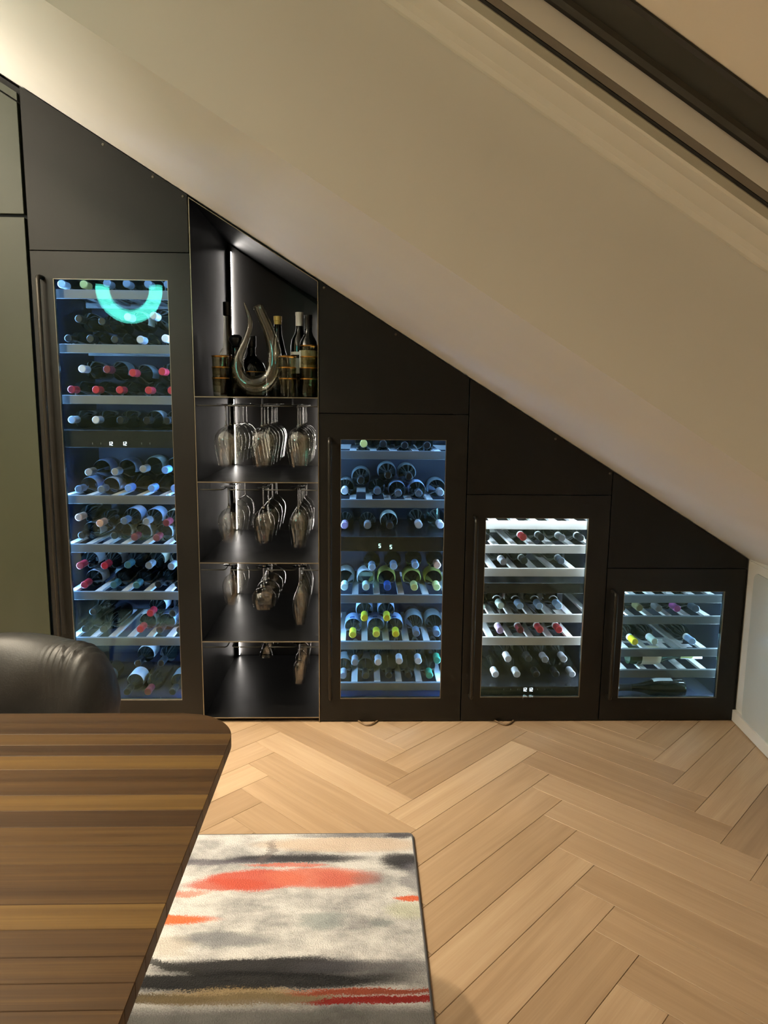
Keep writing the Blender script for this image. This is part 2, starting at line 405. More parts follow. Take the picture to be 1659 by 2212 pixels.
# cable loops peeping from under two fridges
for k, (cx, lab) in enumerate(((795, 'thin brown cable loop peeping from under the second tallest wine fridge'), (1093, 'thin brown cable loop peeping from under the third tallest wine fridge'))):
    p = atz(cx, 1566, .003); pts = [(p.x-.045+.09*t/10, .01-.05*math.sin(math.pi*t/10), .0045) for t in range(11)]
    tag(MB().tube(pts, .004, 8).build('cable', plain('brown_cable', (.16, .10, .05), .4), smooth=60), lab, 'cable')

# ------------------------------------------------------------------ fridge shelves and bottles
CROPS = {'a': (0, 540, .26522), 'b': (0, 920, .26522), 'c': (0, 1220, .31344), 'd': (680, 860, .21097), 'e': (680, 1160, .21097), 'f': (990, 1040, .21097), 'g': (990, 1260, .21097), 'h': (1280, 1200, .22845)}
CAPC = {'red': (.42, .02, .035), 'maroon': (.16, .018, .03), 'silver': (.55, .58, .62), 'gold': (.62, .48, .14), 'grey': (.22, .23, .25), 'black': (.008, .008, .010), 'blue': (.14, .30, .70), 'pale blue': (.34, .54, .82), 'copper': (.62, .34, .22),
        'teal': (.05, .14, .16), 'yellow': (.72, .66, .03), 'lime': (.58, .64, .24), 'mint': (.62, .80, .72), 'lilac': (.45, .32, .52), 'purple': (.42, .10, .36), 'slate': (.10, .14, .20), 'olive': (.20, .19, .09), 'green': (.03, .22, .12), 'white': (.82, .82, .80), 'royal blue': (.03, .12, .50)}
LABC = {'white': (.80, .84, .86), 'cream': (.72, .68, .50), 'yellow': (.62, .58, .12), 'grey': (.20, .24, .25), 'blue-white': (.45, .60, .85), 'pale': (.75, .80, .70)}
GLASS = {'dark': (.003, .004, .0035), 'green': (.012, .030, .016), 'pale green': (.30, .40, .30), 'amber': (.10, .04, .01)}
def gmat(g):
    n = g.replace(' ', '_')+'_bottle_glass'
    if n in _cache: return _cache[n]
    if g == 'pale green': _cache[n] = thin_glass(n, (.70, .80, .70), (.42, .55, .45))
    else: return plain(n, GLASS[g], .07, var=.1, spec=.5)
    return _cache[n]
PROF = {'bordeaux': [(.0, .001), (.0135, .001), (.0150, .004), (.0150, .012), (.0138, .016), (.0142, .070), (.0170, .082), (.0270, .096), (.0345, .108), (.0372, .124), (.0375, .140), (.0375, .286), (.0355, .294), (.0, .292)],
        'burgundy': [(.0, .001), (.0135, .001), (.0150, .004), (.0150, .014), (.0140, .018), (.0150, .060), (.0180, .088), (.0255, .120), (.0345, .145), (.0400, .168), (.0410, .186), (.0410, .284), (.0385, .294), (.0, .291)]}
CAPL = {'short': .040, 'long': .058}
_bm = {}
def bmesh_for(kind, what, key, n=22):
    k = (kind, what, key)
    if k in _bm: return _bm[k]
    pr = PROF[kind]
    def rad(h):
        for (r0, h0), (r1, h1) in zip(pr[1:], pr[2:]):
            if h0 <= h <= h1: return r0+(r1-r0)*(h-h0)/max(h1-h0, 1e-6)
        return pr[-2][0]
    if what == 'body': me = MB().lathe(pr, n, 'y').mesh('wine_bottle', gmat(key), smooth=35)
    elif what == 'capsule':
        e = .0009; P = [(0, -.0008), (.0128, -.0008), (.0150, .0008)] + [(rad(h)+e, h) for h in (.004, .013, .017, .030, .045, .058)]
        me = MB().lathe(P, n, 'y').mesh('capsule', plain(key.replace(' ', '_')+'_capsule', CAPC[key], .34, metal=.15), smooth=35)
    elif what == 'collar':
        me = MB().lathe([(rad(h)+.0012, h) for h in (.052, .060, .068)], n, 'y').mesh('neck_band', plain(key+'_paper', LABC[key], .6), smooth=35)
    elif what == 'label':
        h0 = .112 if kind == 'bordeaux' else .150
        me = MB().lathe([(rad(h)+.0007, h) for h in (h0+.004, h0+.012, h0+.02, h0+.03, h0+.04, h0+.09)], 20, 'y', math.radians(-25), math.radians(205)).mesh('label', plain(key+'_paper', LABC[key], .6), smooth=35)
    elif what == 'print':
        h0 = .112 if kind == 'bordeaux' else .150
        me = MB().lathe([(rad(h)+.0014, h) for h in (h0+.010, h0+.02, h0+.030)], 4, 'y', math.radians(80), math.radians(112)).mesh('label_print', plain('blue_print', (.03, .10, .30), .6), smooth=35)
    elif what == 'arc':       # white lettering band round the shoulder
        me = MB().lathe([(rad(h)+.0008, h) for h in (.090, .094, .098)], 20, 'y', math.radians(20), math.radians(160)).mesh('shoulder_band', plain('white_paper', LABC['white'], .6), smooth=35)
    _bm[k] = me; return me
ORD = ['', 'first', 'second', 'third', 'fourth', 'fifth', 'sixth', 'seventh', 'eighth', 'ninth']
def bottle(loc, kind, glass, cap, lab, label, group, rot=None, extra=()):
    b = link('wine_bottle', bmesh_for(kind, 'body', glass), None, loc, rot); tag(b, label, 'bottle', group)
    if cap: link('capsule', bmesh_for(kind, 'capsule', cap), b)
    if lab:
        l = link('label', bmesh_for(kind, 'label', lab), b)
        if 'print' in extra: link('label_print', bmesh_for(kind, 'print', 'blue'), l)
    if 'collar' in extra: link('neck_band', bmesh_for(kind, 'collar', 'white'), b)
    if 'arc' in extra: link('shoulder_band', bmesh_for(kind, 'arc', 'white'), b)
    return b
# shelves: fridge, ordinal, rail centre height (None: bottles stand on the control panel or the floor of the fridge), list of (crop, zx, zy, row, capsule, label, kind, glass, extra)
B_, U_ = 'bordeaux', 'burgundy'
SH = [
 (0, 1, 1.763, [('a', 500, 297, 'l', 'silver', 0), ('a', 680, 295, 'l', 'gold', 0), ('a', 872, 300, 'l', 'grey', 0), ('a', 1030, 305, 'l', 'grey', 0), ('a', 1205, 300, 'l', 'grey', 'pale'), ('a', 1365, 300, 'l', 'grey', 0)]),
 (0, 2, 1.553, [('a', 555, 715, 'l', 'black', 0), ('a', 735, 728, 'l', 'black', 0), ('a', 935, 735, 'l', 'black', 0), ('a', 1142, 720, 'l', 'silver', 0), ('a', 1345, 710, 'l', 'white', 'pale', U_), ('a', 640, 560, 'u', 'black', 0), ('a', 830, 580, 'u', 'black', 0), ('a', 1040, 545, 'u', 'silver', 'cream', U_), ('a', 1250, 535, 'u', 'silver', 'pale', U_)]),
 (0, 3, 1.352, [('a', 580, 1138, 'l', 'red', 0), ('a', 780, 1145, 'l', 'red', 0), ('a', 975, 1148, 'l', 'red', 0), ('a', 1210, 1155, 'l', 'red', 0), ('a', 1395, 1160, 'l', 'red', 0), ('a', 668, 968, 'u', 'silver', 0), ('a', 870, 972, 'u', 'maroon', 'grey', U_), ('a', 1080, 1000, 'u', 'red', 'grey', U_), ('a', 1320, 990, 'u', 'red', 0)]),
 (0, 4, None, [('a', 585, 1408, 'f', 'silver', 0), ('a', 780, 1410, 'f', 'silver', 0), ('a', 980, 1405, 'f', 'black', 0), ('a', 1195, 1400, 'f', 'black', 'grey'), ('a', 1360, 1395, 'f', 'black', 'grey')]),
 (0, 5, .945, [('b', 640, 527, 'l', 'slate', 'blue-white'), ('b', 825, 527, 'l', 'slate', 'blue-white'), ('b', 1045, 515, 'l', 'blue', 0, U_), ('b', 1235, 525, 'l', 'blue', 0, U_), ('b', 1420, 545, 'l', 'blue', 0, U_), ('b', 720, 378, 'u', 'grey', 'blue-white', U_), ('b', 935, 375, 'u', 'grey', 'blue-white', U_), ('b', 1165, 352, 'u', 'grey', 'pale', U_), ('b', 1345, 362, 'u', 'blue', 'blue-white', U_)]),
 (0, 6, .740, [('b', 665, 918, 'l', 'black', 'white'), ('b', 930, 925, 'l', 'black', 'white'), ('b', 1095, 928, 'l', 'maroon', 'white'), ('b', 1275, 932, 'l', 'maroon', 'white'), ('b', 1445, 940, 'l', 'black', 0), ('b', 640, 752, 'u', 'copper', 0), ('b', 812, 800, 'u', 'copper', 0), ('b', 1010, 780, 'u', 'slate', 'blue-white'), ('b', 1190, 780, 'u', 'grey', 'blue-white'), ('b', 1355, 790, 'u', 'maroon', 'cream')]),
 (0, 7, .537, [('b', 685, 1300, 'l', 'red', 'white'), ('b', 925, 1292, 'l', 'teal', 0), ('b', 1110, 1292, 'l', 'teal', 0), ('b', 1290, 1305, 'l', 'black', 0), ('b', 1450, 1310, 'l', 'black', 0), ('b', 650, 1140, 'u', 'red', 'white'), ('b', 850, 1140, 'u', 'red', 'white'), ('b', 1040, 1133, 'u', 'teal', 0), ('b', 1212, 1138, 'u', 'grey', 'cream'), ('b', 1395, 1145, 'u', 'grey', 'cream')]),
 (0, 8, .336, [('c', 590, 447, 'l', 'black', 0), ('c', 705, 458, 'l', 'black', 0), ('c', 965, 450, 'l', 'red', 'pale'), ('c', 1100, 462, 'l', 'black', 'blue-white', B_, 'dark', ('print',)), ('c', 1240, 460, 'l', 'black', 0), ('c', 640, 325, 'u', 'black', 0), ('c', 1035, 335, 'u', 'red', 'white'), ('c', 1190, 340, 'u', 'black', 'blue-white', U_)]),
 (0, 9, None, [('c', 640, 780, 'f', 'black', 'grey'), ('c', 870, 790, 'f', 'black', 'white'), ('c', 1015, 790, 'f', 'maroon', 0), ('c', 1185, 790, 'f', 'black', 'grey'), ('c', 950, 680, 'u', 'black', 'white'), ('c', 1110, 680, 'u', 'black', 0)]),
 (1, 1, 1.138, [('d', 500, 498, 'l', 'gold', 0), ('d', 700, 505, 'l', 'black', 0), ('d', 920, 505, 'l', 'black', 0), ('d', 1150, 505, 'l', 'black', 0)]),
 (1, 2, .935, [('d', 305, 985, 'l', 'silver', 'grey'), ('d', 640, 980, 'l', 'slate', 0), ('d', 855, 985, 'l', 'slate', 'blue-white'), ('d', 1065, 990, 'l', 'slate', 'blue-white'), ('d', 1285, 1000, 'l', 'grey', 'grey', U_), ('d', 470, 870, 'u', 'black', 'grey', U_), ('d', 750, 795, 'u', 'black', 'grey', U_), ('d', 965, 805, 'u', 'black', 'grey', U_)]),
 (1, 3, None, [('d', 305, 1300, 'f', 'lilac', 0), ('d', 540, 1300, 'f', 'grey', 0), ('d', 768, 1345, 'f', 'black', 'pale'), ('d', 1065, 1340, 'f', 'silver', 0, U_, 'pale green'), ('d', 1285, 1345, 'f', 'silver', 0, U_, 'pale green')]),
 (1, 4, .525, [('e', 303, 535, 'l', 'mint', 'pale', U_), ('e', 523, 530, 'l', 'mint', 'white', U_, 'pale green'), ('e', 745, 525, 'l', 'royal blue', 'yellow', U_), ('e', 1020, 530, 'l', 'lime', 'yellow', U_), ('e', 1250, 540, 'l', 'lime', 'yellow', U_), ('e', 585, 310, 'u', 'pale blue', 0), ('e', 808, 300, 'u', 'pale blue', 0), ('e', 1030, 290, 'u', 'pale blue', 0), ('e', 1255, 290, 'u', 'copper', 0)]),
 (1, 5, .319, [('e', 388, 1000, 'l', 'yellow', 'blue-white', B_, 'dark', ('print',)), ('e', 630, 1000, 'l', 'yellow', 'blue-white', B_, 'dark', ('print',)), ('e', 830, 1005, 'l', 'yellow', 'blue-white', B_, 'dark', ('print',)), ('e', 1040, 1020, 'l', 'slate', 'grey', U_), ('e', 1250, 1010, 'l', 'slate', 'grey', U_), ('e', 508, 830, 'u', 'yellow', 'blue-white', B_, 'dark', ('print',)), ('e', 738, 830, 'u', 'yellow', 'blue-white', B_, 'dark', ('print',))]),
 (1, 6, .133, [('e', 290, 1455, 'l', 'grey', 'grey'), ('e', 520, 1450, 'l', 'black', 'grey'), ('e', 760, 1450, 'l', 'black', 0), ('e', 960, 1450, 'l', 'black', 0), ('e', 1175, 1440, 'l', 'green', 0), ('e', 410, 1290, 'u', 'grey', 0), ('e', 648, 1315, 'u', 'silver', 0), ('e', 865, 1300, 'u', 'silver', 0), ('e', 1060, 1285, 'u', 'silver', 0), ('e', 1255, 1265, 'u', 'green', 0)]),
 (2, 1, .847, [('f', 475, 380, 'l', 'black', 0), ('f', 680, 380, 'l', 'black', 0), ('f', 1075, 380, 'l', 'black', 0)]),
 (2, 2, .744, [('f', 285, 605, 'l', 'black', 0, B_, 'dark', ('collar',)), ('f', 670, 590, 'l', 'red', 0, B_, 'dark', ('collar',)), ('f', 845, 605, 'l', 'black', 0, B_, 'dark', ('collar',)), ('f', 1060, 605, 'l', 'grey', 0, B_, 'dark', ('collar',)), ('f', 1255, 615, 'l', 'black', 0, B_, 'dark', ('collar',))]),
 (2, 3, .643, [('f', 462, 860, 'l', 'grey', 0, B_, 'dark', ('collar',)), ('f', 675, 850, 'l', 'black', 0, B_, 'dark', ('collar',)), ('f', 1055, 860, 'l', 'slate', 0, B_, 'dark', ('collar',))]),
 (2, 4, .440, [('g', 437, 292, 'l', 'mint', 'white', U_, 'dark', ('arc',)), ('g', 625, 290, 'l', 'pale blue', 'white', U_, 'dark', ('arc',)), ('g', 830, 290, 'l', 'pale blue', 'white', U_, 'dark', ('arc',)), ('g', 1025, 290, 'l', 'pale blue', 'white', U_, 'dark', ('arc',)), ('g', 240, 280, 'l', 'mint', 0)]),
 (2, 5, .338, [('g', 428, 530, 'l', 'lilac', 0, B_, 'dark', ('collar',)), ('g', 635, 530, 'l', 'maroon', 0, B_, 'dark', ('collar',)), ('g', 835, 535, 'l', 'red', 0, B_, 'dark', ('collar',)), ('g', 1030, 535, 'l', 'red', 0, B_, 'dark', ('collar',))]),
 (2, 6, None, [('g', 380, 955, 'f', 'silver', 0), ('g', 600, 965, 'f', 'silver', 0), ('g', 800, 960, 'f', 'black', 0), ('g', 1165, 950, 'f', 'grey', 0), ('g', 1000, 960, 'f', 'black', 0), ('g', 510, 775, 'u', 'silver', 0), ('g', 720, 800, 'u', 'black', 'grey', U_), ('g', 890, 790, 'u', 'grey', 0), ('g', 1080, 790, 'u', 'grey', 0)]),
 (3, 1, .528, [('h', 465, 350, 'l', 'slate', 0), ('h', 640, 350, 'l', 'purple', 0), ('h', 835, 350, 'l', 'slate', 0), ('h', 1020, 350, 'l', 'black', 0)]),
 (3, 2, .433, [('h', 280, 545, 'l', 'black', 0), ('h', 440, 540, 'l', 'olive', 0), ('h', 625, 545, 'l', 'grey', 0), ('h', 800, 545, 'l', 'purple', 0), ('h', 980, 540, 'l', 'slate', 0)]),
 (3, 3, .286, [('h', 400, 835, 'l', 'yellow', 0, B_, 'dark', ('collar',)), ('h', 585, 850, 'l', 'mint', 0, B_, 'dark', ('collar',)), ('h', 945, 845, 'l', 'pale blue', 0, B_, 'dark', ('collar',))]),
 (3, 4, .190, []),
]
PITCHX = .0885; SLW = .027; YF = .088
RB = {B_: .0375, U_: .0410}
used_shelves = {}
for fi, sn, zr, bl in SH:
    x0, x1, zt, gl, fname = FR[fi]; F = fridges[fi]; fx = (x0+x1)/2
    ix0, ix1 = x0+.020, x1-.020
    pts = []
    for b in bl:
        cx, cy, sc = CROPS[b[0]]; pts.append(at(cx+b[1]*sc, cy+b[2]*sc, YF))
    low = [p.x for p, b in zip(pts, bl) if b[3] in 'lf']
    if low:
        sa = sum(math.sin(2*math.pi*x/PITCHX) for x in low); ca = sum(math.cos(2*math.pi*x/PITCHX) for x in low)
        ph = math.atan2(sa, ca)/(2*math.pi)*PITCHX
    else: ph = (at(1280+850*.22845, 1400, .08).x) % PITCHX - PITCHX/2
    snap = lambda x: round((x-ph)/PITCHX)*PITCHX+ph
    rail_mat = M['rail'] if fi < 2 else (M['beech'] if fi == 2 else M['slate_rail'])
    if zr is not None:
        ztop = zr+.0175
        sf = link('shelf', None, F, (0, 0, zr)); sf.empty_display_size = .05
        def sp(mb, name, mat, **k): o = mb.build(name, mat, sf, **k); o.location = (-fx, 0, -zr); return o
        sp(MB().box(ix0+.004, ix1-.004, .062, .078, zr-.0175, ztop), 'front_rail', rail_mat, bevel=.001, seg=1)
        sp(MB().box(ix0+.004, ix1-.004, .48, .50, zr-.004, ztop), 'back_rail', M['slat'])
        rr = [RB[b[6] if len(b) > 6 else B_] for b in bl if b[3] == 'l']
        lx = sorted((min(max(p.x, ix0+.044), ix1-.044), RB[b[6] if len(b) > 6 else B_], j) for j, (p, b) in enumerate(zip(pts, bl)) if b[3] == 'l')
        lx = [list(v) for v in lx]
        for _ in range(6):                          # keep neighbours from touching
            for a_, b_ in zip(lx, lx[1:]):
                need = a_[1]+b_[1]+.002-(b_[0]-a_[0])
                if need > 0: a_[0] -= need/2; b_[0] += need/2
            for v in lx: v[0] = min(max(v[0], ix0+v[1]+.002), ix1-v[1]-.002)
        xs = []; H2 = PITCHX/2; cs = [v[0] for v in lx] or [ix0+.06]
        x = cs[0]-H2
        while x > ix0+.016: xs.append(x); x -= PITCHX
        for a_, b_ in zip(cs, cs[1:]):
            k_ = max(1, round((b_-a_)/PITCHX)); xs += [a_+(b_-a_)*(q+.5)/k_ for q in range(k_)]
        x = cs[-1]+H2
        while x < ix1-.016: xs.append(x); x += PITCHX
        lowx = {v[2]: v[0] for v in lx}
        for x in xs: sp(MB().box(x-SLW/2, x+SLW/2, .078, .48, ztop-.010, ztop), 'slat', M['slat'])
        supp = ztop
    else:
        supp = {(0, 4): 1.232, (0, 9): .062, (1, 3): .800, (2, 6): .140}[(fi, sn)]
    seen = set(); todo = []
    for jb, (p, b) in enumerate(zip(pts, bl)):
        crop, zx, zy, row, cap, lab = b[:6]
        kind = b[6] if len(b) > 6 else B_; gl_ = b[7] if len(b) > 7 else 'dark'; ex = b[8] if len(b) > 8 else ()
        r = RB[kind]
        if row == 'l':
            xx = lowx[jb]; gap_ = max(min([abs(q-xx) for q in xs] or [H2])-SLW/2, 0); gap_ = min(gap_, .031)
            z = supp + math.sqrt(max(r*r-gap_*gap_, 1e-5)) + .0010
            loc = (xx, YF, z)
        elif row == 'f':
            loc = (min(max(p.x, ix0+r+.002), ix1-r-.002), YF, supp+r+.0005)
        else:
            xx = min(max(p.x, ix0+r+.002), ix1-r-.002); z = p.z
            for t_ in todo:                         # rest on the bottles below instead of sinking into them
                need = r+RB[t_[1]]+.0015; dx_ = abs(t_[0][0]-xx)
                if dx_ < need and t_[0][2] < z+.02: z = max(z, t_[0][2]+math.sqrt(need*need-dx_*dx_)) if t_[5] != 'u' else z
            loc = (xx, YF, z)
        todo.append((loc, kind, gl_, cap, lab, row, ex))
    rows = {r_: sorted(t[0][0] for t in todo if t[5] == r_) for r_ in 'lfu'}
    where = f'{ORD[sn]} shelf' if zr is not None else ('control panel ledge' if (fi, sn) in ((0, 4), (1, 3)) else 'bottom compartment')
    made = []
    for loc, kind, gl_, cap, lab, row, ex in todo:
        rowt = {'l': 'lower row', 'f': 'bottom row', 'u': 'upper row'}[row]
        band = {'collar': ', white neckband', 'arc': ', lettered shoulder'}.get(ex[0] if ex else '', '')
        gtx = 'pale green' if gl_ == 'pale green' else ('broad dark' if kind == U_ else 'dark')
        lt = f', {lab} label' if lab else ''
        tail = f', {rowt}, {where}, {fname}'
        opts = [f'{gtx} bottle, {cap} capsule{band}{lt}{tail}', f'{gtx} bottle, {cap} capsule{lt}{tail}', f'{gtx} bottle, {cap} capsule{tail}', f'dark bottle, {cap} capsule{tail}', f'{cap} capsule bottle{tail}']
        made.append([opts, row, loc])
    for m_, (loc, kind, gl_, cap, lab, row, ex) in zip(made, todo):
        key = m_[0][2]; dup_ = sum(1 for o in made if o[0][2] == key) > 1
        rank = rows[row].index(loc[0]); tailr = (', ' + ('nearest the handle' if rank == 0 else f'{ORD[rank+1]} from handle')) if dup_ else ''
        lbl = next((o for o in m_[0] if len((o+tailr).split()) <= 16), m_[0][-1]) + tailr
        bottle(loc, kind, gl_, cap, lab or None, lbl, f'bottles on the {where} of the {fname}', extra=ex)

# control panels with digits
SEG = {'a': (0, 1, .93, 1), 'g': (0, 1, .465, .535), 'd': (0, 1, 0, .07), 'f': (0, .2, .5, 1), 'b': (.8, 1, .5, 1), 'e': (0, .2, 0, .5), 'c': (.8, 1, 0, .5)}
DIG = {'1': 'bc', '2': 'abged', '5': 'afgcd'}
def digits(par, base, text, x, y, z, h, mat):
    w_ = h*.52
    for ch in text:
        m = MB()
        for s in DIG[ch]:
            a, b, c, d = SEG[s]; m.box(x+a*w_, x+b*w_, y-.0008, y, z+c*h, z+d*h)
        o = m.build('digit', mat, par, merge=False); o.location = -Vector(base)
        x += w_*1.45
led_white = emit('display_white', (.75, .88, 1.0), 4); led_cyan = emit('display_cyan', (.45, 1.0, .95), 3.5)
def cpanel(fi, z0, z1, y0=.050, y1=.50):
    x0, x1 = FR[fi][:2]; F = fridges[fi]
    o = MB().box(x0+.024, x1-.024, y0, y1, z0, z1).build('control_panel', M['panelblack'], F, bevel=.001, seg=1); o.location = -F.location; return o, F
o, F = cpanel(0, 1.160, 1.230)
for px in (234, 264): p = at(px, 962, .050); digits(o, (0, 0, 0), '12', p.x, .0495, p.z, .014, led_white)
for px in (200, 218, 306, 324): p = at(px, 958, .05); q = MB().box(p.x-.001, p.x+.001, .0488, .0496, p.z-.004, p.z+.004).build('touch_key', M['rail'], o)
o, F = cpanel(1, .735, .798)
for px, py in ((818, 1183), (842, 1185.5)): p = at(px, py, .050); digits(o, (0, 0, 0), '5', p.x, .0495, p.z, .016, led_cyan)
o, F = cpanel(2, .555, .600)
o, F = cpanel(2, .085, .138)
for px in (1128, 1141): p = at(px, 1493, .050); digits(o, (0, 0, 0), '12', p.x, .0495, p.z, .015, led_white)
for px in (1088, 1103, 1118, 1161, 1177, 1192): p = at(px, 1489, .05); MB().box(p.x-.001, p.x+.001, .0488, .0496, p.z-.003, p.z+.003).build('touch_key', M['rail'], o)
# two bottles lying crosswise in the shortest fridge
def side_bottle(tip_px, Y, z, ang, cap, lab, lbl, kind=U_, gl_='green'):
    p = at(*tip_px, Y)
    return bottle((p.x, Y, z), kind, gl_, cap, lab, lbl, None, (0, math.radians(-90), ang))
zr = .190+.0175
side_bottle((1280+935*.22845, 1200+1020*.22845), .135, zr+.0425, math.radians(90), 'lime', 'cream', 'green wine bottle with lime capsule lying crosswise on fourth shelf of shortest wine fridge')
side_bottle((1335, 1475), .12, .062+.0415, math.radians(-90), 'black', 'white', 'dark wine bottle lying crosswise on the bottom of the shortest wine fridge', gl_='dark')
# price card on the crosswise shelf
p0, p1 = at(1471, 1416, .20), at(1516, 1428, .20)
pc = MB().box(p0.x, p1.x, .198, .200, zr+.0005, zr+.0005+.045).build('price_card', plain('white_card', (.75, .76, .80), .6)); tag(pc, 'small white price card propped behind the crosswise bottle in the shortest fridge', 'card')
p0 = at(1470, 1398, .14)
pc = MB().box(p0.x-.012, p0.x+.028, .085, .125, .286+.0176, .286+.0186).build('price_card', plain('white_card', (.75, .76, .80), .6)); tag(pc, 'small pale card lying on a slat of the third shelf, shortest fridge', 'card')

# ------------------------------------------------------------------ display niche
NX0, NX1, ND = -.491, -.001, .78
nic = thing('display_niche', 'open black metal niche with lit back, shelves and hanging glass rails', 'niche', ((NX0+NX1)/2, 0, 0))
nx = (NX0+NX1)/2
def npart(mb, name, mat, parent=nic, **k):
    o = mb.build(name, mat, parent, **k)
    if parent is nic: o.location = (-nx, 0, 0)
    return o
tk = .003
npart(MB().prism([(NX0, .0, .0), (NX0, .0, roofz(NX0)-.012), (NX0, ND, roofz(NX0)-.012), (NX0, ND, 0)], (tk, 0, 0)), 'side_panel', M['nicheblack'])
npart(MB().prism([(NX1-tk, .0, .0), (NX1-tk, .0, roofz(NX1)-.012), (NX1-tk, ND, roofz(NX1)-.012), (NX1-tk, ND, 0)], (tk, 0, 0)), 'side_panel', M['nicheblack'])
npart(MB().prism([(NX0+.028, ND-.03, .026), (NX1-.028, ND-.03, .026), (NX1-.028, ND-.03, roofz(NX1)-.02), (NX0+.028, ND-.03, roofz(NX0)-.035)], (0, .003, 0)), 'back_panel', M['nicheback'])
npart(MB().prism([(NX0, 0, roofz(NX0)-.012), (NX1, 0, roofz(NX1)-.012), (NX1, 0, roofz(NX1)-.009), (NX0, 0, roofz(NX0)-.009)], (0, ND, 0)), 'top_panel', M['nicheblack'])
npart(MB().prism([(NX0, ND, 0), (NX1, ND, 0), (NX1, ND, roofz(NX1)-.012), (NX0, ND, roofz(NX0)-.012)], (0, .01, 0)), 'rear_sheet', M['black'])
npart(MB().box(NX0+.002, NX1-.002, .03, .045, .002, .020), 'plinth', M['cab'])
et = .0022
npart(MB().prism([(NX0-.001, -.003, 0), (NX0+et, -.003, 0), (NX0+et, -.003, roofz(NX0)-.010), (NX0-.001, -.003, roofz(NX0)-.010)], (0, .003, 0)), 'edge_trim', M['edge'])
npart(MB().prism([(NX1-et, -.003, 0), (NX1+.001, -.003, 0), (NX1+.001, -.003, roofz(NX1)-.012), (NX1-et, -.003, roofz(NX1)-.012)], (0, .003, 0)), 'edge_trim', M['edge'])
npart(MB().prism([(NX0, -.003, roofz(NX0)-.013), (NX1, -.003, roofz(NX1)-.013), (NX1, -.003, roofz(NX1)-.010), (NX0, -.003, roofz(NX0)-.010)], (0, .003, 0)), 'edge_trim', M['edge'])
SZ = [1.3698, 1.0304, .6968, .3602, .024]
for z in SZ:
    s_ = link('shelf', None, nic, (0, 0, z)); s_.empty_display_size = .05
    def shp(mb, name, mat, **k): o = mb.build(name, mat, s_, **k); o.location = (-nx, 0, -z); return o
    shp(MB().box(NX0+tk, NX1-tk, .0, ND-.032, z-.004, z), 'sheet', M['nicheblack'])
    shp(MB().box(NX0+et, NX1-et, -.003, .0, z-.004, z), 'edge_trim', M['edge'])
# LED channels in the two rear corners
nl = emit('white_led', (1.0, .93, .86), NICHE_LED)
for s_, xw in ((1, NX0+tk), (-1, NX1-tk)):
    for z0, z1 in ((.03, .352), (.364, .688), (.70, 1.022), (1.034, 1.362), (1.374, roofz(xw)-.06)):
        a = sorted((xw+s_*.004, xw+s_*.022))
        npart(MB().box(a[0], a[1], ND-.052, ND-.030, z0, z1), 'led_channel', M['black'])
        a = sorted((xw+s_*.0225, xw+s_*.0245))
        npart(MB().box(a[0], a[1], ND-.050, ND-.034, z0+.004, z1-.004), 'led_strip', nl)
# rails the glasses hang in
SLOT = [at(488, 900, .05).x, at(565, 900, .05).x, at(643, 900, .05).x]
RZ = {0: SZ[0]-.036, 1: SZ[1]-.034, 2: SZ[2]-.034, 3: SZ[3]-.030}
for lv, z in RZ.items():
    edges = [NX0+tk+.002] + [v for s in SLOT for v in (s-.011, s+.011)] + [NX1-tk-.002]
    for k in range(0, len(edges), 2):
        a, b = edges[k], edges[k+1]; y0 = .012; pts = []
        if k == 0: pts = [(a, y0, z), (b-.008, y0, z), (b, y0+.012, z), (b, .60, z)]
        elif k == len(edges)-2: pts = [(a, .60, z), (a, y0+.012, z), (a+.008, y0, z), (b, y0, z)]
        else: pts = [(a, .60, z), (a, y0+.012, z), (a+.008, y0, z), (b-.008, y0, z), (b, y0+.012, z), (b, .60, z)]
        npart(MB().tube(pts, .0026, 8), 'glass_rail', M['anthracite'], smooth=60)
        for hx_ in ((a+b)/2,):
            npart(MB().tube([(hx_, .60, z), (hx_, .60, [q for q in SZ if q > z][-1]-.004)], .003, 6), 'rail_hanger', M['anthracite'])
            if k not in (0, len(edges)-2): npart(MB().tube([(a, .60, z), (b, .60, z)], .0026, 6), 'rail_hanger', M['anthracite'])

